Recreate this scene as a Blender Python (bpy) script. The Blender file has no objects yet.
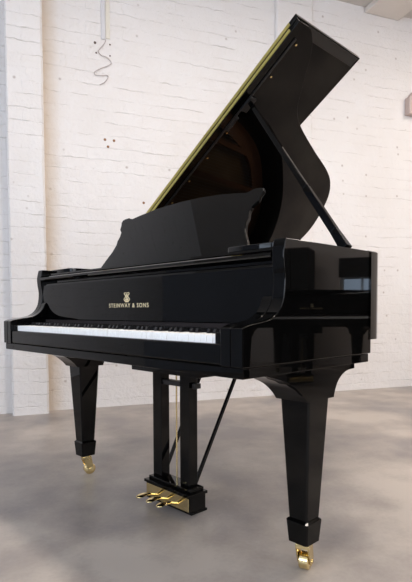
import bpy, bmesh, math, random
from mathutils import Vector, Matrix
random.seed(4)
S = bpy.context.scene
COL = S.collection
W = .722
TH = .572                       # opening angle of the lid

# ------------------------------------------------------------------ materials
def pmat(name, col, rough=.5, metal=0, spec=.5, **kw):
    m = bpy.data.materials.new(name); m.use_nodes = True
    b = m.node_tree.nodes['Principled BSDF']
    b.inputs['Base Color'].default_value = (*col, 1)
    b.inputs['Roughness'].default_value = rough
    b.inputs['Metallic'].default_value = metal
    b.inputs['Specular IOR Level'].default_value = spec
    for k, v in kw.items(): b.inputs[k.replace('_', ' ')].default_value = v
    return m
def nd(m, t, **kw):
    n = m.node_tree.nodes.new(t)
    for k, v in kw.items(): setattr(n, k, v)
    return n
def lk(m, a, b): m.node_tree.links.new(a, b)
def noise(m, vec, scale, detail=4, rough=.55):
    n = nd(m, 'ShaderNodeTexNoise'); n.inputs['Scale'].default_value = scale
    n.inputs['Detail'].default_value = detail; n.inputs['Roughness'].default_value = rough
    if vec is not None: lk(m, vec, n.inputs['Vector'])
    return n
def ramp(m, fac, stops):
    r = nd(m, 'ShaderNodeValToRGB'); e = r.color_ramp.elements
    while len(e) < len(stops): e.new(.5)
    for el, (p, c) in zip(e, stops):
        el.position = p; el.color = (*c, 1) if len(c) == 3 else c
    lk(m, fac, r.inputs['Fac']); return r

def lacquer(name, base=.0015):
    m = pmat(name, (base, base, base), .03, 0, .20)
    b = m.node_tree.nodes['Principled BSDF']
    tc = nd(m, 'ShaderNodeTexCoord')
    n = noise(m, tc.outputs['Object'], 9, 2)
    r = ramp(m, n.outputs['Fac'], [(.3, (.015,)*3), (.75, (.035,)*3)])
    lk(m, r.outputs['Color'], b.inputs['Roughness'])
    return m
BLACK = lacquer('black_lacquer')
SATIN = pmat('satin_black', (.006, .006, .0065), .35)
EBONY = pmat('ebony_key', (.008, .008, .009), .25)
IVORY = pmat('white_key_top', (.95, .93, .90), .35, 0, .3)
def brass(name, col, rough):
    m = pmat(name, col, rough, 1)
    b = m.node_tree.nodes['Principled BSDF']
    tc = nd(m, 'ShaderNodeTexCoord'); n = noise(m, tc.outputs['Object'], 60, 3)
    r = ramp(m, n.outputs['Fac'], [(.3, (max(rough-.06, .02),)*3), (.7, (rough+.08,)*3)])
    lk(m, r.outputs['Color'], b.inputs['Roughness']); return m
BRASS = brass('polished_brass', (.82, .66, .34), .16)
HBRASS = brass('hinge_brass', (.58, .48, .15), .34)
LETTER = pmat('gilt_lettering', (.78, .66, .42), .5, .25)
PLATE = pmat('bronze_iron_plate', (.30, .13, .06), .35, .6)
SPRUCE = pmat('spruce_soundboard', (.42, .24, .10), .35)
STEEL = pmat('steel_wire', (.55, .54, .52), .3, 1)
FELT = pmat('dark_felt', (.008, .004, .004), .95)

def brick_mat():
    m = pmat('white_painted_brick', (.8, .78, .76), .62)
    b = m.node_tree.nodes['Principled BSDF']
    tc = nd(m, 'ShaderNodeTexCoord')
    mp = nd(m, 'ShaderNodeMapping'); mp.inputs['Rotation'].default_value = (math.pi/2, 0, 0)
    # object space: x along the wall, z up -> brick plane
    sep = nd(m, 'ShaderNodeSeparateXYZ'); lk(m, tc.outputs['Object'], sep.inputs[0])
    add = nd(m, 'ShaderNodeMath', operation='ADD'); lk(m, sep.outputs['X'], add.inputs[0]); lk(m, sep.outputs['Y'], add.inputs[1])
    wn = noise(m, tc.outputs['Object'], 2.2, 3)
    wn2 = noise(m, tc.outputs['Object'], 14, 2)
    ma = nd(m, 'ShaderNodeMath', operation='MULTIPLY_ADD'); lk(m, wn.outputs['Fac'], ma.inputs[0]); ma.inputs[1].default_value = .05; lk(m, sep.outputs['Z'], ma.inputs[2])
    mb = nd(m, 'ShaderNodeMath', operation='MULTIPLY_ADD'); lk(m, wn2.outputs['Fac'], mb.inputs[0]); mb.inputs[1].default_value = .024; lk(m, ma.outputs[0], mb.inputs[2])
    mx = nd(m, 'ShaderNodeMath', operation='MULTIPLY_ADD'); lk(m, wn2.outputs['Fac'], mx.inputs[0]); mx.inputs[1].default_value = .03; lk(m, add.outputs[0], mx.inputs[2])
    cb = nd(m, 'ShaderNodeCombineXYZ'); lk(m, mx.outputs[0], cb.inputs[0]); lk(m, mb.outputs[0], cb.inputs[1])
    br = nd(m, 'ShaderNodeTexBrick'); lk(m, cb.outputs[0], br.inputs['Vector'])
    br.inputs['Scale'].default_value = 1; br.inputs['Brick Width'].default_value = .30
    br.inputs['Row Height'].default_value = .098; br.inputs['Mortar Size'].default_value = .0045
    br.inputs['Mortar Smooth'].default_value = .75; br.inputs['Bias'].default_value = 0
    br.inputs['Color1'].default_value = (.15, .15, .15, 1); br.inputs['Color2'].default_value = (.85, .85, .85, 1)
    br.inputs['Mortar'].default_value = (.5, .5, .5, 1)
    # the paint fills the joints unevenly: a low-frequency mask opens them here and there
    msk = noise(m, tc.outputs['Object'], 4.5, 6, .72)
    mr = ramp(m, msk.outputs['Fac'], [(.46, (.04,)*3), (.70, (.75,)*3)])
    br3 = nd(m, 'ShaderNodeTexBrick'); lk(m, cb.outputs[0], br3.inputs['Vector']); br3.inputs['Scale'].default_value = 1; br3.inputs['Brick Width'].default_value = 60
    br3.inputs['Row Height'].default_value = .098; br3.inputs['Mortar Size'].default_value = .0045; br3.inputs['Mortar Smooth'].default_value = .75
    jm = nd(m, 'ShaderNodeMix', data_type='FLOAT'); jm.inputs['Factor'].default_value = .30; lk(m, br3.outputs['Fac'], jm.inputs[2]); lk(m, br.outputs['Fac'], jm.inputs[3])
    jt = nd(m, 'ShaderNodeMath', operation='MULTIPLY'); lk(m, jm.outputs[0], jt.inputs[0]); lk(m, mr.outputs['Color'], jt.inputs[1])
    # height
    lump = noise(m, tc.outputs['Object'], 22, 6, .6)
    wav = noise(m, tc.outputs['Object'], 6, 3, .5)
    h1 = nd(m, 'ShaderNodeMath', operation='MULTIPLY_ADD'); lk(m, jt.outputs[0], h1.inputs[0]); h1.inputs[1].default_value = -1.0; h1.inputs[2].default_value = 1
    h2 = nd(m, 'ShaderNodeMath', operation='MULTIPLY_ADD'); lk(m, lump.outputs['Fac'], h2.inputs[0]); h2.inputs[1].default_value = .95; lk(m, h1.outputs[0], h2.inputs[2])
    h3 = nd(m, 'ShaderNodeMath', operation='MULTIPLY_ADD'); lk(m, wav.outputs['Fac'], h3.inputs[0]); h3.inputs[1].default_value = .8; lk(m, h2.outputs[0], h3.inputs[2])
    bsep = nd(m, 'ShaderNodeSeparateColor'); lk(m, br.outputs['Color'], bsep.inputs[0])
    h4 = nd(m, 'ShaderNodeMath', operation='MULTIPLY_ADD'); lk(m, bsep.outputs[0], h4.inputs[0]); h4.inputs[1].default_value = .35; lk(m, h3.outputs[0], h4.inputs[2])
    bp = nd(m, 'ShaderNodeBump'); bp.inputs['Strength'].default_value = .70; bp.inputs['Distance'].default_value = .014
    lk(m, h4.outputs[0], bp.inputs['Height']); lk(m, bp.outputs[0], b.inputs['Normal'])
    # colour: off-white paint, faint warm patches, hairline cracks in open joints, rusty flecks
    pt = noise(m, tc.outputs['Object'], .9, 4, .6)
    c0 = ramp(m, pt.outputs['Fac'], [(.3, (.67, .635, .61)), (.55, (.715, .685, .67)), (.75, (.74, .72, .71))])
    st = nd(m, 'ShaderNodeMapping'); st.inputs['Scale'].default_value = (2.2, 2.2, 7); lk(m, tc.outputs['Object'], st.inputs['Vector'])
    ck = noise(m, st.outputs[0], 1.5, 6, .68)
    cr = ramp(m, ck.outputs['Fac'], [(.50, (0,)*3), (.64, (1,)*3)])
    br2 = nd(m, 'ShaderNodeTexBrick'); lk(m, cb.outputs[0], br2.inputs['Vector']); br2.inputs['Scale'].default_value = 1; br2.inputs['Brick Width'].default_value = 60
    br2.inputs['Row Height'].default_value = .098; br2.inputs['Mortar Size'].default_value = .006; br2.inputs['Mortar Smooth'].default_value = .8
    thin = ramp(m, br2.outputs['Fac'], [(.55, (0,)*3), (.95, (1,)*3)])
    cm = nd(m, 'ShaderNodeMath', operation='MULTIPLY'); lk(m, cr.outputs['Color'], cm.inputs[0]); lk(m, thin.outputs['Color'], cm.inputs[1])
    cm2 = nd(m, 'ShaderNodeMath', operation='MULTIPLY'); lk(m, cm.outputs[0], cm2.inputs[0]); cm2.inputs[1].default_value = .46
    m1 = nd(m, 'ShaderNodeMix', data_type='RGBA'); lk(m, cm2.outputs[0], m1.inputs['Factor']); lk(m, c0.outputs['Color'], m1.inputs[6]); m1.inputs[7].default_value = (.30, .26, .23, 1)
    vo = nd(m, 'ShaderNodeTexVoronoi'); vo.inputs['Scale'].default_value = 8; lk(m, tc.outputs['Object'], vo.inputs['Vector'])
    vr = ramp(m, vo.outputs['Distance'], [(.04, (1,)*3), (.12, (0,)*3)])
    vsel = nd(m, 'ShaderNodeSeparateColor'); lk(m, vo.outputs['Color'], vsel.inputs[0])
    vg = nd(m, 'ShaderNodeMath', operation='GREATER_THAN'); lk(m, vsel.outputs[0], vg.inputs[0]); vg.inputs[1].default_value = .45
    vm = nd(m, 'ShaderNodeMath', operation='MULTIPLY'); lk(m, vr.outputs['Color'], vm.inputs[0]); lk(m, vg.outputs[0], vm.inputs[1])
    vm2 = nd(m, 'ShaderNodeMath', operation='MULTIPLY'); lk(m, vm.outputs[0], vm2.inputs[0]); vm2.inputs[1].default_value = .55
    m2 = nd(m, 'ShaderNodeMix', data_type='RGBA'); lk(m, vm2.outputs[0], m2.inputs['Factor']); lk(m, m1.outputs[2], m2.inputs[6]); m2.inputs[7].default_value = (.24, .17, .13, 1)
    # an ochre damp stain running up the wall in the corner of the first pier
    sx = nd(m, 'ShaderNodeMath', operation='MULTIPLY_ADD'); lk(m, wn2.outputs['Fac'], sx.inputs[0]); sx.inputs[1].default_value = .05; lk(m, sep.outputs['X'], sx.inputs[2])
    mr_ = nd(m, 'ShaderNodeMapRange'); lk(m, sx.outputs[0], mr_.inputs['Value']); mr_.inputs['From Min'].default_value = -.02; mr_.inputs['From Max'].default_value = .10
    mr_.inputs['To Min'].default_value = .75; mr_.inputs['To Max'].default_value = 0
    gt = nd(m, 'ShaderNodeMath', operation='GREATER_THAN'); lk(m, sep.outputs['X'], gt.inputs[0]); gt.inputs[1].default_value = -.048
    st2 = nd(m, 'ShaderNodeMath', operation='MULTIPLY'); lk(m, mr_.outputs[0], st2.inputs[0]); lk(m, gt.outputs[0], st2.inputs[1])
    m3 = nd(m, 'ShaderNodeMix', data_type='RGBA'); lk(m, st2.outputs[0], m3.inputs['Factor']); lk(m, m2.outputs[2], m3.inputs[6]); m3.inputs[7].default_value = (.56, .45, .34, 1)
    lk(m, m3.outputs[2], b.inputs['Base Color'])
    return m
BRICK = brick_mat()

def floor_mat():
    m = pmat('polished_concrete', (.3, .27, .25), .4, 0, .38)
    b = m.node_tree.nodes['Principled BSDF']
    tc = nd(m, 'ShaderNodeTexCoord')
    n1 = noise(m, tc.outputs['Object'], 1.1, 6, .52); n1.inputs['Distortion'].default_value = .15
    n2 = noise(m, tc.outputs['Object'], 4, 5, .5)
    n3 = noise(m, tc.outputs['Object'], 60, 3, .6)
    a = nd(m, 'ShaderNodeMath', operation='MULTIPLY_ADD'); lk(m, n2.outputs['Fac'], a.inputs[0]); a.inputs[1].default_value = .5; lk(m, n1.outputs['Fac'], a.inputs[2])
    a2 = nd(m, 'ShaderNodeMath', operation='MULTIPLY_ADD'); lk(m, n3.outputs['Fac'], a2.inputs[0]); a2.inputs[1].default_value = .12; lk(m, a.outputs[0], a2.inputs[2])
    c = ramp(m, a2.outputs[0], [(.66, (.225, .200, .192)), (.80, (.325, .284, .256)), (.93, (.43, .380, .338))])
    vo = nd(m, 'ShaderNodeTexVoronoi'); vo.inputs['Scale'].default_value = 5; lk(m, tc.outputs['Object'], vo.inputs['Vector'])
    vr = ramp(m, vo.outputs['Distance'], [(.02, (.35,)*3), (.06, (0,)*3)])
    mx = nd(m, 'ShaderNodeMix', data_type='RGBA'); lk(m, vr.outputs['Color'], mx.inputs['Factor']); lk(m, c.outputs['Color'], mx.inputs[6]); mx.inputs[7].default_value = (.42, .39, .36, 1)
    lk(m, mx.outputs[2], b.inputs['Base Color'])
    r = ramp(m, n1.outputs['Fac'], [(.3, (.30,)*3), (.7, (.46,)*3)])
    lk(m, r.outputs['Color'], b.inputs['Roughness'])
    bp = nd(m, 'ShaderNodeBump'); bp.inputs['Strength'].default_value = .06; bp.inputs['Distance'].default_value = .01
    lk(m, n2.outputs['Fac'], bp.inputs['Height']); lk(m, bp.outputs[0], b.inputs['Normal'])
    return m
FLOOR = floor_mat()
def plaster(name, col):
    m = pmat(name, col, .7); b = m.node_tree.nodes['Principled BSDF']
    tc = nd(m, 'ShaderNodeTexCoord'); n = noise(m, tc.outputs['Object'], 2, 5)
    c = ramp(m, n.outputs['Fac'], [(.3, tuple(x*.9 for x in col)), (.7, col)])
    lk(m, c.outputs['Color'], b.inputs['Base Color']); return m
CEIL = plaster('painted_ceiling', (.62, .58, .54))
BEAM = plaster('painted_beam', (.74, .68, .62))
RWALL = plaster('greige_wall', (.80, .72, .67))
LWALL = plaster('blue_lit_wall', (.46, .52, .64))  # cool daylight put into the wall colour, to tint the fallboard's reflection
FWALL = plaster('dark_hall_wall', (.07, .055, .05))
DARK = plaster('dark_door_paint', (.02, .018, .017))
WHITE = plaster('white_gloss_paint', (.78, .78, .77))
GLASS = pmat('window_glass', (1, 1, 1), 0, 0, .5, Transmission_Weight=1.0, IOR=1.45)

# ------------------------------------------------------------------ mesh helpers
def obj(name, bm, mat, parent=None, smooth=None, bevel=0, seg=2):
    me = bpy.data.meshes.new(name)
    bmesh.ops.recalc_face_normals(bm, faces=bm.faces)
    if smooth:
        for f in bm.faces: f.smooth = True
        for e in bm.edges:
            if len(e.link_faces) == 2 and e.calc_face_angle(0) > math.radians(smooth): e.smooth = False
    bm.to_mesh(me); bm.free()
    me.materials.append(mat)
    o = bpy.data.objects.new(name, me); COL.objects.link(o)
    if parent: o.parent = parent
    if bevel:
        b = o.modifiers.new('bevel', 'BEVEL'); b.width = bevel; b.segments = seg
        b.limit_method = 'ANGLE'; b.angle_limit = math.radians(40); b.harden_normals = True
        for p in me.polygons: p.use_smooth = True
        if not smooth:
            pass
    return o
def box(bm, x0, x1, y0, y1, z0, z1):
    v = [bm.verts.new((x, y, z)) for x in (x0, x1) for y in (y0, y1) for z in (z0, z1)]
    for q in ((0,1,3,2), (4,6,7,5), (0,4,5,1), (2,3,7,6), (0,2,6,4), (1,5,7,3)): bm.faces.new([v[i] for i in q])
    return v
def prism(bm, poly, a0, a1, axes):
    """poly: 2-D points; axes: function (p, q, a) -> xyz"""
    n = len(poly)
    A = [bm.verts.new(axes(p, q, a0)) for p, q in poly]; B = [bm.verts.new(axes(p, q, a1)) for p, q in poly]
    bm.faces.new(A); bm.faces.new(B[::-1])
    for i in range(n): bm.faces.new((A[i], A[(i+1) % n], B[(i+1) % n], B[i]))
def loft(bm, rings, cap=True):
    R = [[bm.verts.new(p) for p in r] for r in rings]; n = len(R[0])
    for a, b in zip(R, R[1:]):
        for i in range(n): bm.faces.new((a[i], a[(i+1) % n], b[(i+1) % n], b[i]))
    if cap: bm.faces.new(R[0][::-1]); bm.faces.new(R[-1])
def tube(bm, pts, r, n=10, taper=None):
    pts = [Vector(p) for p in pts]; rings = []
    up = None
    for i, p in enumerate(pts):
        d = (pts[min(i+1, len(pts)-1)] - pts[max(i-1, 0)]).normalized()
        if up is None: up = d.orthogonal().normalized()
        s = d.cross(up).normalized(); up = s.cross(d).normalized()
        rr = r if taper is None else taper[i]
        rings.append([p + (s*math.cos(t)+up*math.sin(t))*rr for t in [2*math.pi*k/n for k in range(n)]])
    loft(bm, rings)
def bar(bm, p0, p1, w0, h0, w1=None, h1=None, side=(1, 0, 0)):
    p0, p1 = Vector(p0), Vector(p1); d = (p1-p0).normalized(); s = Vector(side); s = (s-d*s.dot(d)).normalized(); u = d.cross(s)
    w1 = w1 or w0; h1 = h1 or h0
    f = lambda p, w, h: [p+s*a*w/2+u*b*h/2 for a, b in ((-1,-1), (1,-1), (1,1), (-1,1))]
    loft(bm, [f(p0, w0, h0), f(p1, w1, h1)])
def cyl(bm, c, axis, r, h, n=24):
    c = Vector(c); a = Vector(axis).normalized(); tube(bm, [c-a*h/2, c+a*h/2], r, n)
def catmull(P, n=8, closed=False):
    out = []; m = len(P)
    for i in range(m-1):
        p0 = P[max(i-1, 0)]; p1 = P[i]; p2 = P[i+1]; p3 = P[min(i+2, m-1)]
        for k in range(n):
            t = k/n
            out.append(tuple(.5*((2*b)+(c-a)*t+(2*a-5*b+4*c-d)*t*t+(-a+3*b-3*c+d)*t**3) for a, b, c, d in zip(p0, p1, p2, p3)))
    out.append(P[-1]); return out
def empty(name, loc=(0, 0, 0), rz=0):
    o = bpy.data.objects.new(name, None); COL.objects.link(o); o.location = loc; o.rotation_euler.z = rz
    o.empty_display_size = .1; return o
def tag(o, label, cat, group=None):
    o['label'] = label; o['category'] = cat
    if group: o['group'] = group
    return o
YZ = lambda p, q, a: (a, p, q)
XY = lambda p, q, a: (p, q, a)
XZ = lambda p, q, a: (p, a, q)

# ------------------------------------------------------------------ the piano
# lid outline in lid coordinates (u from the hinge, y depth)
TAIL = [(1.446, .575), (1.440, .615), (1.385, .680), (1.271, .762), (1.180, .832), (1.118, .925), (1.037, 1.126), (.960, 1.336),
        (.893, 1.456), (.790, 1.559), (.609, 1.660), (.460, 1.695), (.300, 1.685), (.150, 1.610), (.045, 1.480), (.008, 1.300)]
TAILS = catmull(TAIL, 8)
def offset(path, d):
    out = []
    for i, p in enumerate(path):
        a = Vector(path[max(i-1, 0)]); b = Vector(path[min(i+1, len(path)-1)]); t = (b-a).normalized()
        out.append((p[0]-t.y*d, p[1]+t.x*d))
    return out

def make_piano():
    root = empty('grand_piano')
    # --- outer rim: straight left side, tail, bent side
    path = [(W, .60), (W, .650), (.716, .672), (.700, .694)] + [(u-.722, y+.03) for u, y in TAILS if u < 1.39] + [(-W, 1.25), (-W, .60)]
    path = catmull(path, 1)
    outer = [(min(max(x, -W), W), y) for x, y in path]
    inner = offset(outer, .055)
    bm = bmesh.new()
    n = len(outer); ov = {}
    rings = []
    prof = [(outer, .700), (outer, .983), (offset(outer, .003), .986), (offset(outer, .052), .986), (inner, .983), (inner, .700)]
    V = [[bm.verts.new((x, y, z)) for x, y in pth] for pth, z in prof]
    for k in range(len(V)):
        a, b = V[k], V[(k+1) % len(V)]
        for i in range(n-1): bm.faces.new((a[i], a[i+1], b[i+1], b[i]))
    bm.faces.new([r[0] for r in V]); bm.faces.new([r[-1] for r in V][::-1])
    obj('rim', bm, BLACK, root, smooth=30)
    # --- side panels with the S-shaped cheeks at their fronts
    S_ = catmull([(.0, .752), (.020, .759), (.050, .764), (.080, .768), (.113, .776), (.140, .795), (.156, .820), (.163, .848), (.165, .880), (.160, .915), (.158, .945), (.164, .975)], 5)
    for s in (-1, 1):
        poly = [(.0, .655)] + S_ + [(.167, .985), (.620, .985), (.620, .655)]
        bm = bmesh.new(); prism(bm, poly, s*W, s*(W-.040), YZ)
        obj('cheek', bm, BLACK, root, smooth=30, bevel=.003)
        arm = [(.0, .655)] + [q for q in S_ if q[1] < .83] + [(.166, .835), (.166, .655)]
        bm = bmesh.new(); prism(bm, arm, s*(W-.0405), s*(.646), YZ)
        obj('arm', bm, BLACK, root, smooth=30, bevel=.003)
        bm = bmesh.new(); box(bm, *sorted((s*.6455, s*(.6145 if s > 0 else .6445))), .012, .17, .700, .740)
        obj('key_block', bm, BLACK, root, bevel=.004)
    # --- keybed and keyslip
    bm = bmesh.new(); box(bm, -W+.004, W-.004, .006, .612, .627, .654); obj('keybed', bm, BLACK, root, bevel=.002)
    bm = bmesh.new(); box(bm, -.645, .645, .004, .026, .656, .711); obj('keyslip', bm, BLACK, root, bevel=.006, seg=3)
    # --- keys: 52 white, 36 black
    x0, pitch = -.644, .02417
    bm = bmesh.new(); box(bm, -.0114, .0114, .030, .175, .700, .7315)
    wk = obj('white_key', bm, IVORY, root, bevel=.0012); wk.location.x = x0+pitch/2
    bm = bmesh.new(); loft(bm, [[(-.0058, .080, .7316), (.0058, .080, .7316), (.0058, .175, .7316), (-.0058, .175, .7316)], [(-.0047, .086, .7445), (.0047, .086, .7445), (.0047, .175, .7445), (-.0047, .175, .7445)]])
    bk = obj('black_key', bm, EBONY, root, bevel=.001)
    first = True
    for i in range(52):
        k = wk if i == 0 else wk.copy()
        if i: COL.objects.link(k)
        k.location.x = x0 + pitch*(i+.5)
        if i < 51 and (i % 7) in (0, 2, 3, 5, 6):          # A B | C D E F G : sharps after A C D F G
            k = bk if first else bk.copy()
            if not first: COL.objects.link(k)
            first = False
            k.location.x = x0 + pitch*(i+1)
    # --- fallboard with the maker's name
    bm = bmesh.new(); prism(bm, [(.168, .760), (.168, .912), (.171, .919), (.178, .922), (.192, .922), (.192, .760)], -.681, .681, YZ)
    fb = obj('fallboard', bm, BLACK, root, smooth=20)
    bm = bmesh.new(); box(bm, -.681, .681, .162, .1675, .742, .757); obj('key_felt', bm, FELT, root)
    bm = bmesh.new(); prism(bm, [(.157, .937), (.154, .941), (.157, .949), (.162, .952), (.30, .952), (.30, .915), (.20, .915), (.20, .932)], -.681, .681, YZ)
    obj('fallboard_rail', bm, BLACK, root, smooth=20)
    cu = bpy.data.curves.new('lettering', 'FONT'); cu.body = 'STEINWAY & SONS'; cu.size = .031; cu.align_x = 'CENTER'
    cu.extrude = .0003; cu.space_character = 1.22; cu.offset = .0002
    to = bpy.data.objects.new('tmp', cu); COL.objects.link(to); bpy.context.view_layer.update()
    me = bpy.data.meshes.new_from_object(to.evaluated_get(bpy.context.evaluated_depsgraph_get()))
    bpy.data.objects.remove(to)
    xs = [v.co.x for v in me.vertices]; sc = .250/(max(xs)-min(xs)); cx = (max(xs)+min(xs))/2
    for v in me.vertices: v.co = Vector(((v.co.x-cx)*sc, -v.co.z*1.0, v.co.y*.70))
    me.materials.append(LETTER)
    lt = bpy.data.objects.new('lettering', me); COL.objects.link(lt); lt.parent = fb; lt.location = (.003, .1675, .8080)
    lt['label'] = 'gilt STEINWAY & SONS lettering'
    # lyre emblem above the name
    bm = bmesh.new(); cx, cz = -.003, .8375
    def lz(pts, r): tube(bm, [(cx+a, .1672, cz+b*.62) for a, b in pts], r*.7, 6)
    for s in (-1, 1):
        lz(catmull([(s*.010, .040), (s*.016, .034), (s*.011, .026), (s*.007, .019), (s*.012, .009), (s*.018, .001), (s*.014, -.008), (s*.004, -.012), (0, -.012)], 3), .0021)
        lz([(s*.004, .034), (s*.004, -.008)], .0012)
    lz([(-.013, .038), (.013, .038)], .0018); lz([(0, .034), (0, -.012)], .0014); lz([(-.010, -.015), (.010, -.015)], .0022); lz([(-.008, .014), (.008, .014)], .0015)
    lz([(-.010, .002), (.010, .002)], .0025); lz([(-.011, -.004), (.011, -.004)], .0025)
    e = obj('emblem', bm, LETTER, fb); e['label'] = 'gilt lyre emblem'
    # --- music shelf, its end blocks, the desk
    bm = bmesh.new(); prism(bm, [(.186, .9525), (.183, .959), (.186, .966), (.45, .966), (.45, .9525)], -.680, .680, YZ)
    obj('music_shelf', bm, BLACK, root, smooth=20)
    for s in (-1, 1):
        pl = [(.47, .40), (.47, .225), (.475, .205), (.49, .196), (.65, .196), (.665, .205), (.67, .225), (.67, .40)]
        bm = bmesh.new(); prism(bm, [(s*a, b) for a, b in pl], .9665, .984, XY)
        obj('shelf_block', bm, BLACK, root, smooth=40, bevel=.003)
    half = [(0, 1.248), (.10, 1.246), (.20, 1.240), (.30, 1.228), (.352, 1.220), (.368, 1.223), (.385, 1.229), (.420, 1.227), (.432, 1.223), (.436, 1.212), (.428, 1.196), (.424, 1.176), (.404, 1.160), (.400, 1.138), (.406, 1.118), (.402, 1.100), (.412, 1.068), (.436, 1.034), (.462, .992), (.474, .968)]
    poly = half + [(-a, b) for a, b in half[::-1][:-1]]
    lean = .47
    def dk(x, z, a): return (x-.045, .370+(z-1.0)*lean+a*.92, z-a*lean*.92)
    bm = bmesh.new(); prism(bm, poly, 0, .014, dk)
    md = obj('music_desk', bm, BLACK, root, bevel=.002)
    bm = bmesh.new(); bar(bm, (-.2, .435, 1.10), (-.2, .450, .967), .02, .01); obj('desk_prop', bm, SATIN, md)
    bm = bmesh.new(); bar(bm, (.2, .435, 1.10), (.2, .450, .967), .02, .01); obj('desk_prop', bm, SATIN, md)
    bm = bmesh.new(); box(bm, -.46, .40, .360, .366, .967, .990); obj('desk_ledge', bm, BLACK, md, bevel=.002)
    # --- inside of the case
    ins = offset(outer, .056)
    sb = [(x, y) for x, y in ins]
    bm = bmesh.new(); prism(bm, [(W-.058, .42)] + sb + [(-W+.058, .42)], .795, .803, XY); obj('soundboard', bm, SPRUCE, root)
    bm = bmesh.new(); box(bm, -.66, .66, .31, .47, .865, .900); obj('pin_block', bm, PLATE, root, bevel=.004)
    pin = offset(outer, .085)
    bm = bmesh.new(); pl = [(W-.09, .47)] + pin[2:-1] + [(-W+.09, .47)]; inn = offset(pl, .09)
    A = [bm.verts.new((x, y, .885)) for x, y in pl]; B = [bm.verts.new((x, y, .885)) for x, y in inn]
    C = [bm.verts.new((x, y, .860)) for x, y in pl]; D = [bm.verts.new((x, y, .860)) for x, y in inn]
    for i in range(len(pl)-1):
        bm.faces.new((A[i], A[i+1], B[i+1], B[i])); bm.faces.new((C[i], D[i], D[i+1], C[i+1]))
        bm.faces.new((B[i], B[i+1], D[i+1], D[i])); bm.faces.new((A[i], C[i], C[i+1], A[i+1]))
    for a, b in (((-.35, .47), (-.38, 1.55)), ((-.1, .47), (-.15, 1.5)), ((.12, .47), (.05, 1.35)), ((.32, .47), (.25, 1.0))):
        bar(bm, (*a, .900), (*b, .900), .03, .03)
    obj('iron_plate', bm, PLATE, root, smooth=40)
    bm = bmesh.new()
    for i in range(70):
        x = -.62 + i*.0172
        yend = 1.52 if x < -.1 else max(.62, 1.52-(x+.1)*1.25)
        bar(bm, (x, .42, .912), (x-.02, yend, .905), .0018, .0018)
    o = obj('piano_strings', bm, STEEL, root); o['kind'] = 'stuff'
    bm = bmesh.new()
    for y in (.62, .95, 1.25): box(bm, -W+.06, (.60 if y < .7 else .25 if y < 1 else .12), y, y+.07, .705, .794)
    box(bm, -.04, .03, .60, 1.45, .704, .785)
    obj('belly_braces', bm, SATIN, root)
    # --- legs with their brackets and casters
    def leg(cx, cy, rz, cast):
        def sq(h, z, c=.006): return [(cx+a, cy+b, z) for a, b in ((-h+c, -h), (h-c, -h), (h, -h+c), (h, h-c), (h-c, h), (-h+c, h), (-h, h-c), (-h, -h+c))]
        bm = bmesh.new(); loft(bm, [sq(.0525, .626), sq(.0525, .534), sq(.0340, .172), sq(.0315, .166)])
        lg = obj('leg', bm, BLACK, root)
        bm = bmesh.new(); loft(bm, [sq(.030, .172), sq(.0400, .163), sq(.0400, .159), sq(.0350, .097), sq(.025, .096)])
        obj('ferrule', bm, BLACK, lg)
        # arched bracket running front to back over the leg
        fr = catmull([(.10, .6265), (.140, .616), (.185, .602), (.230, .582), (.266, .555), (.286, .533)], 5) if rz == 0 else [(.24, .6265), (.29, .533)]
        bk_ = catmull([(.424, .533), (.431, .553), (.445, .577), (.470, .597), (.500, .608), (.542, .611)], 5) + [(.542, .6265)] if rz == 0 else [(.42, .533), (.46, .6265)]
        dy = cy-.352
        bm = bmesh.new(); prism(bm, [(a+dy, b) for a, b in fr+bk_], cx-.056, cx+.056, YZ)
        if rz == 2:
            bm.free(); bm = bmesh.new(); box(bm, cx-.08, cx+.08, cy-.08, cy+.08, .615, .700)
        obj('leg_bracket', bm, BLACK, lg, smooth=30, bevel=.0015)
        # caster: plate, yoke, wheel
        ct = empty('caster', (cx, cy, 0), cast)
        ct.parent = root; ct.scale = (1.12, 1.12, 1.11)
        bm = bmesh.new(); cyl(bm, (0, 0, .083), (0, 0, 1), .020, .010); box(bm, -.019, .019, -.016, .022, .068, .079)
        for s in (-1, 1):
            prism(bm, [(-.016, .070), (.022, .070), (.030, .026), (.022, .014), (.010, .014), (.002, .026)], s*.0150, s*.0195, YZ)
        cyl(bm, (0, .016, .0245), (1, 0, 0), .006, .044, 16)
        obj('yoke', bm, BRASS, ct, smooth=40, bevel=.001)
        bm = bmesh.new(); tube(bm, [(-.0135, .016, .0245), (-.0115, .016, .0245), (.0115, .016, .0245), (.0135, .016, .0245)], .024, 32, [.0215, .0240, .0240, .0215])
        obj('wheel', bm, BRASS, ct, smooth=40)
        # a part may only go one level deeper: yoke and wheel hang off the caster
    leg(.6525, .352, 0, math.radians(18)); leg(-.628, .345, 0, math.radians(-12)); leg(-.130, 1.42, 2, .4)
    # --- pedal lyre
    bm = bmesh.new(); box(bm, -.205, .205, .325, .46, .550, .626); ly = obj('lyre_block', bm, BLACK, root, bevel=.003)
    for a in (-.122, .050):
        bm = bmesh.new(); loft(bm, [[(a+p*.056, .372+q*.044, z) for p, q in ((0,0), (1,0), (1,1), (0,1))] for z in (.112, .572)])
        obj('lyre_post', bm, BLACK, root, bevel=.003)
    bm = bmesh.new(); box(bm, -.066, .050, .38, .41, .497, .517); obj('lyre_crossbar', bm, SATIN, root, bevel=.002)
    bm = bmesh.new(); box(bm, .113, .133, .38, .41, .497, .517); obj('lyre_bracket', bm, SATIN, root, bevel=.002)
    bm = bmesh.new(); box(bm, -.137, .137, .347, .428, .024, .086); box(bm, -.143, .143, .339, .434, .086, .098); box(bm, -.130, .130, .355, .425, .098, .112)
    box(bm, -.141, .141, .350, .434, .018, .028)
    pbx = obj('pedal_box', bm, BLACK, root, bevel=.002)
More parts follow.
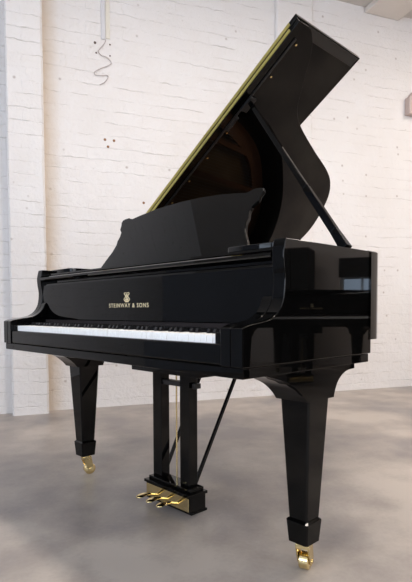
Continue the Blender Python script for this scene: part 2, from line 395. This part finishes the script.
    bm = bmesh.new(); box(bm, -.132, .132, .3435, .3465, .030, .082); o = obj('pedal_plate', bm, BRASS, pbx, bevel=.001); o['label'] = 'polished brass pedal plate'
    for x, rx in ((-.062, -.095), (.002, -.002), (.066, .099)):
        bm = bmesh.new()
        secs = [(.352, .008, .006, .046), (.330, .008, .007, .052), (.310, .010, .007, .060), (.290, .014, .006, .065), (.272, .018, .0055, .066), (.258, .0175, .005, .0645), (.249, .012, .004, .063), (.244, .004, .002, .062)]
        loft(bm, [[(x+w*math.cos(t), y, z+h*math.sin(t)) for t in [2*math.pi*k/14 for k in range(14)]] for y, w, h, z in secs])
        obj('pedal', bm, BRASS, root, smooth=50)
        bm = bmesh.new(); cyl(bm, (rx, .400, .345), (0, 0, 1), .0032, .47, 10); obj('trapwork_rod', bm, BRASS, root, smooth=40)
    for s in (-1, 1):
        bm = bmesh.new(); bar(bm, ((.064 if s > 0 else -.130), .425, .075), ((.026 if s > 0 else -.205), .83, .700), .013, .013); obj('lyre_brace', bm, BLACK, root, bevel=.002)
    # --- lid: main leaf, hinge, folded front flap
    ld = empty('lid', (-W, 0, .986)); ld.parent = root; ld.rotation_euler.y = -TH
    out = [(0, .535), (1.446, .535)] + TAILS[1:]
    bm = bmesh.new(); prism(bm, out, 0, .018, XY); obj('lid_leaf', bm, BLACK, ld, smooth=25, bevel=.002)
    bm = bmesh.new()
    box(bm, .03, 1.405, .5325, .5350, .0035, .0155)
    o = obj('hinge', bm, HBRASS, ld, smooth=40); o['label'] = 'brass strip hinge along the fold'
    bm = bmesh.new(); box(bm, .12, 1.395, .566, .574, -.005, 0); obj('lid_batten', bm, SATIN, ld, bevel=.001)
    for u in (.28, .42, .56, .70, .838, .975, 1.108, 1.245, 1.379):
        bm = bmesh.new(); cyl(bm, (u, .590, -.002), (0, 0, 1), .0042, .004, 12); obj('lid_button', bm, BRASS, ld, smooth=40)
    bm = bmesh.new(); box(bm, 1.085, 1.150, .565, .600, -.010, 0); box(bm, .985, 1.055, .575, .587, -.008, 0); obj('prop_socket', bm, SATIN, ld, bevel=.002)
    fl = empty('front_flap', (-W, .535, .986)); fl.parent = root
    fl.rotation_euler.y = -TH
    bm = bmesh.new(); box(bm, 0, 1.450, 0, .410, .0185, .0365); obj('flap_leaf', bm, BLACK, fl, bevel=.002)
    bm = bmesh.new(); box(bm, .03, 1.415, -.0030, -.0005, .0205, .0330); o = obj('flap_hinge', bm, HBRASS, fl); o['label'] = 'brass hinge leaf on the flap edge'
    bm = bmesh.new(); box(bm, 1.408, 1.446, -.0030, .396, .0165, .0185); obj('flap_edge', bm, SATIN, fl)
    # --- prop stick
    bm = bmesh.new()
    p0, p1 = Vector((.697, .505, .986)), Vector((.222, .583, 1.602))
    d = p1-p0
    bar(bm, p0, p0+d*.10, .030, .034, .026, .022); bar(bm, p0+d*.10, p0+d*.36, .026, .022, .024, .020); bar(bm, p0+d*.362, p1, .021, .018, .016, .014)
    obj('lid_prop', bm, BLACK, root, bevel=.002)
    return root

piano = make_piano()
tag(piano, 'glossy black grand piano with raised lid, white keys and brass pedals', 'piano')

# a second grand, lid closed, further into the hall: what the glossy side mirrors
def copy_tree(o, parent=None):
    c = o.copy(); COL.objects.link(c)
    if parent: c.parent = parent
    for ch in list(o.children): copy_tree(ch, c)
    return c
other = copy_tree(piano)
other.location = (2.75, 3.35, 0); other.rotation_euler.z = math.radians(-60)
tag(other, 'second black grand piano standing in the hall with its lid closed', 'piano')
for ch in list(other.children):
    k = ch.name.split('.')[0]
    if k == 'lid': ch.rotation_euler.y = 0; ch.location.z = .99
    if k == 'front_flap':
        ch.rotation_euler = (math.pi, 0, 0); ch.location = (-W, .533, 1.0265)
    if k in ('music_desk', 'lid_prop', 'shelf_block'):
        for g in list(ch.children): bpy.data.objects.remove(g)
        bpy.data.objects.remove(ch)

# ------------------------------------------------------------------ the hall
RZ = math.atan2(.914, .406); RM = Matrix.Rotation(RZ, 4, 'Z')
def L2W(s, v, z=0): return RM @ Vector((s, v, z))
def struct(name, bm, mat, bevel=0):
    o = obj(name, bm, mat, bevel=bevel); o.rotation_euler.z = RZ; o['kind'] = 'structure'; return o
VB = 2.409          # back wall face
S0, S1, VF, H = -4.6, 6.6, -5.0, 3.73
bm = bmesh.new(); box(bm, S0-.2, S1+.2, VF-.2, VB+.25, -.2, 0)
f = struct('floor', bm, FLOOR)
bm = bmesh.new(); box(bm, S0-.2, S1+.2, VF-.2, VB+.25, H, H+.2); struct('ceiling', bm, CEIL)
bm = bmesh.new(); box(bm, S0-.2, S1+.2, VB, VB+.25, 0, H); struct('wall_back', bm, BRICK)
def pier(name, s0, s1, d, z1=H):
    bm = bmesh.new()
    rows = 44; random.seed(hash(name) % 97 if False else len(name)*7)
    rings = []
    for i in range(rows+1):
        z = z1*i/rows; a, b = random.uniform(-.003, .003), random.uniform(-.002, .002)
        rings.append([(s0+b, VB+.02, z), (s0+b, VB-d+.012, z), (s0+b+.012, VB-d, z), (s1+a-.014, VB-d, z), (s1+a, VB-d+.014, z), (s1+a, VB+.02, z)])
    loft(bm, rings); return struct(name, bm, BRICK)
pier('trim_1', -.315, -.052, .12)
pier('trim_2', 1.955, 2.335, .035)
def wall_open(name, along, fixed, thick, a0, a1, opens, mat):
    """wall made of one mesh with rectangular openings (a0,a1,z0,z1)"""
    bm = bmesh.new()
    def b(p0, p1, z0, z1):
        if p1-p0 < 1e-4 or z1-z0 < 1e-4: return
        if along == 'v': box(bm, min(fixed, fixed+thick), max(fixed, fixed+thick), p0, p1, z0, z1)
        else: box(bm, p0, p1, min(fixed, fixed+thick), max(fixed, fixed+thick), z0, z1)
    cur = a0
    for o0, o1, z0, z1 in sorted(opens):
        b(cur, o0, 0, H); b(o0, o1, 0, z0); b(o0, o1, z1, H); cur = o1
    b(cur, a1, 0, H)
    return struct(name, bm, mat)
WN = [0]
def window(along, fixed, o, nx=3, nz=3):
    WN[0] += 1; o0, o1, z0, z1 = o
    bm = bmesh.new(); t = .05
    def b(p0, p1, q0, q1, d=.03):
        if along == 'v': box(bm, fixed-d, fixed+d, p0, p1, q0, q1)
        else: box(bm, p0, p1, fixed-d, fixed+d, q0, q1)
    b(o0, o0+t, z0, z1); b(o1-t, o1, z0, z1); b(o0+t, o1-t, z0, z0+t); b(o0+t, o1-t, z1-t, z1)
    for i in range(1, nx): p = o0+(o1-o0)*i/nx; b(p-.015, p+.015, z0+t, z1-t, .02)
    for i in range(1, nz): q = z0+(z1-z0)*i/nz; b(o0+t, o1-t, q-.015, q+.015, .015)
    return struct('window_%d' % WN[0], bm, WHITE)
LW = [(-4.2, -2.6, .9, 3.2), (-1.9, -.3, .9, 3.2)]
wall_open('wall_left', 'v', S0, -.2, VF, VB, LW, LWALL)
for o in LW: window('v', S0-.1, o)
FW = [(-3.9, -1.9, .9, 3.3), (-1.1, .9, .9, 3.3), (2.6, 5.4, .9, 3.2)]
wall_open('wall_front', 's', VF, -.2, S0-.2, S1+.2, FW, FWALL)
for o in FW: window('s', VF-.1, o)
RW = [(-1.28, -.66, 1.0, 1.53)]
wall_open('wall_right', 'v', S1, .2, VF, VB, RW, RWALL)
window('v', S1+.1, RW[0], 2, 2)
bm = bmesh.new(); box(bm, S1-.045, S1+.0, -4.2, -3.2, 0, 2.15); struct('door_1', bm, DARK)
bm = bmesh.new(); box(bm, S1-.02, S1-.004, -1.29, -.65, 1.27, 1.55); struct('trim_4', bm, DARK)
bm = bmesh.new()
for s in (2.93, 5.1, -1.9, .55): 
    if s in (2.93, 5.1): box(bm, s, s+.40, VF, VB, 3.675, H)
struct('trim_3', bm, BEAM, bevel=.01)

cb_ = empty('cabinet', L2W(6.25, -1.86)); cb_.rotation_euler.z = RZ
tag(cb_, 'tall dark cabinet against the far end wall of the hall, mirrored in the piano side', 'cabinet')
bm = bmesh.new(); box(bm, -.25, .25, -.24, .24, .06, 1.66); box(bm, -.22, .22, -.21, .21, 0, .06); obj('body', bm, DARK, cb_, bevel=.004)
for a in (-.235, .004):
    bm = bmesh.new(); box(bm, -.268, -.251, a, a+.231, .08, 1.64); dr = obj('door', bm, DARK, cb_, bevel=.003)
    bm = bmesh.new(); box(bm, -.285, -.268, (.20 if a < 0 else .020)+a, (.21 if a < 0 else .030)+a, .80, .95); obj('handle', bm, BRASS, dr)
# wall fittings, each lying on the brick
def wl(o):
    o.rotation_euler.z = RZ; return o
CPAINT = pmat('conduit_paint', (.58, .57, .59), .55)
bm = bmesh.new(); box(bm, .400, .432, VB-.008, VB, 2.975, 3.725)
o = wl(obj('conduit', bm, CPAINT, bevel=.003)); tag(o, 'flat white painted conduit high on the brick wall above the dangling wire', 'conduit')
PATCH = pmat('yellowed_paint', (.66, .62, .54), .6)
bm = bmesh.new(); box(bm, .438, .470, VB-.007, VB, 2.985, 3.725)
o = wl(obj('cable_cover', bm, PATCH, bevel=.002)); tag(o, 'narrow yellowed cable cover beside the white conduit on the brick wall', 'cable cover')
WIRE = pmat('grey_wire', (.42, .36, .35), .6)
pts = [(.436, 2.975), (.425, 2.94), (.385, 2.89), (.375, 2.87), (.40, 2.845), (.44, 2.835), (.478, 2.805), (.46, 2.775), (.40, 2.745), (.345, 2.705), (.352, 2.685), (.40, 2.685), (.445, 2.695), (.447, 2.67), (.42, 2.635), (.383, 2.61)]
bm = bmesh.new(); tube(bm, catmull([(a, VB-.006-.008*(i % 2), b) for i, (a, b) in enumerate(pts)], 5), .0027, 6)
o = wl(obj('wire', bm, WIRE, smooth=60)); tag(o, 'thin kinked grey wire dangling on the white brick wall', 'wire')
RUST = pmat('rusty_anchor', (.26, .13, .06), .7)
BROWN = pmat('dark_anchor', (.12, .08, .06), .7)
def anchor(s, z, r, m, label, group, v=VB):
    bm = bmesh.new(); tube(bm, [(s, v-.004, z), (s, v-.001, z), (s, v+.01, z)], r, 10, [r*.7, r, r])
    o = wl(obj('wall_anchor', bm, m, smooth=40)); tag(o, label, 'wall anchor', group)
for i, (s, z) in enumerate(((.352, 2.940), (.471, 2.945), (.361, 2.862), (.470, 2.856))):
    anchor(s, z, .011 if i == 0 else .007, BROWN, ('dark screw hole at upper left of the dangling wire', 'dark screw hole at upper right of the dangling wire', 'dark screw hole at lower left of the dangling wire', 'dark screw hole at lower right of the dangling wire')[i], 'screw holes around the wire')
for i, (s, z) in enumerate(((.421, 2.185), (.494, 2.185), (.445, 2.131))):
    anchor(s, z, .011, RUST, ('rusty wall anchor, upper left of the triangle of three', 'rusty wall anchor, upper right of the triangle of three', 'rusty wall anchor, bottom one of the triangle of three')[i], 'rusty anchors in a triangle')
anchor(.735, 1.70, .011, RUST, 'single rusty wall anchor near the low end of the raised lid', 'single anchors')
BOXM = pmat('dusty_pink_plastic', (.50, .40, .36), .5)
bm = bmesh.new(); box(bm, 3.425, 3.60, VB-.07, VB, 2.76, 2.93); prism(bm, [(3.44, 2.93), (3.50, 3.0), (3.60, 3.0), (3.60, 2.93)], VB-.05, VB, XZ)
bx = wl(obj('junction_box', bm, BOXM, bevel=.008)); tag(bx, 'small dusty pink-brown junction box on the brick at right edge', 'junction box')
bm = bmesh.new(); box(bm, 3.47, 3.60, VB-.073, VB-.069, 2.85, 2.868); obj('slot', bm, BROWN, bx)

# ------------------------------------------------------------------ light
Wd = bpy.data.worlds.new('daylight'); S.world = Wd; Wd.use_nodes = True
bg = Wd.node_tree.nodes['Background']; bg.inputs[0].default_value = (.62, .78, 1, 1); bg.inputs[1].default_value = 3.5
def area(name, loc, aim, sx, sy, power, col):
    l = bpy.data.lights.new(name, 'AREA'); l.shape = 'RECTANGLE'; l.size = sx; l.size_y = sy; l.energy = power; l.color = col
    o = bpy.data.objects.new(name, l); COL.objects.link(o); o.location = loc
    o.rotation_euler = (Vector(aim)-Vector(loc)).to_track_quat('-Z', 'Y').to_euler(); return o
for a, b, z0, z1 in LW:        # daylight entering each left window
    c = L2W(S0+.02, (a+b)/2, (z0+z1)/2); area('window_daylight', c, c+RM@Vector((1, 0, 0)), b-a, z1-z0, 50, (.76, .86, 1))
for a, b, z0, z1 in FW:
    c = L2W((a+b)/2, VF+.02, (z0+z1)/2); area('window_daylight', c, c+RM@Vector((0, 1, 0)), b-a, z1-z0, 92 if a > 2 else 52, (1, .91, .83) if a > 2 else (1, .97, .95))
# warm ceiling lights; the last is added fill to brighten the right wall
LAMP = pmat('lamp_diffuser', (.9, .88, .84), .5)
LAMP.node_tree.nodes['Principled BSDF'].inputs['Emission Color'].default_value = (1, .88, .76, 1)
LAMP.node_tree.nodes['Principled BSDF'].inputs['Emission Strength'].default_value = 5
for s, v, pw in ((.9, -.2, 78), (4.2, .3, 66), (5.5, -2.6, 70)):
    c = L2W(s, v, H-.09); area('ceiling_and_fill_light', c, c-Vector((0, 0, 1)), 1.5, .3, pw, (1, .90, .80))

# ------------------------------------------------------------------ camera
cp = dict(c=(1.52736, -.88178, .79454), yaw=.80267, pit=-.04751, roll=-.003089, f=498.606, px=211.244, py=334.51)
yaw, pit, roll = cp['yaw'], cp['pit'], cp['roll']
fw = Vector((-math.sin(yaw)*math.cos(pit), math.cos(yaw)*math.cos(pit), math.sin(pit)))
r = Vector((math.cos(yaw), math.sin(yaw), 0)); u = r.cross(fw)
r2 = r*math.cos(roll)+u*math.sin(roll); u2 = -r*math.sin(roll)+u*math.cos(roll)
cam = bpy.data.cameras.new('camera'); co = bpy.data.objects.new('camera', cam); COL.objects.link(co)
M = Matrix.Identity(4)
for i in range(3): M[i][0], M[i][1], M[i][2], M[i][3] = r2[i], u2[i], -fw[i], cp['c'][i]
co.matrix_world = M
cam.sensor_fit = 'VERTICAL'; cam.sensor_height = 24; cam.lens = cp['f']*24/582
cam.shift_x = -(cp['px']-206)/582; cam.shift_y = (cp['py']-291)/582; cam.clip_start = .02
S.camera = co
S.view_settings.view_transform = 'Standard'; S.view_settings.look = 'None'; S.view_settings.exposure = -.10; S.view_settings.gamma = 1
S.cycles.use_denoising = True; S.cycles.max_bounces = 10
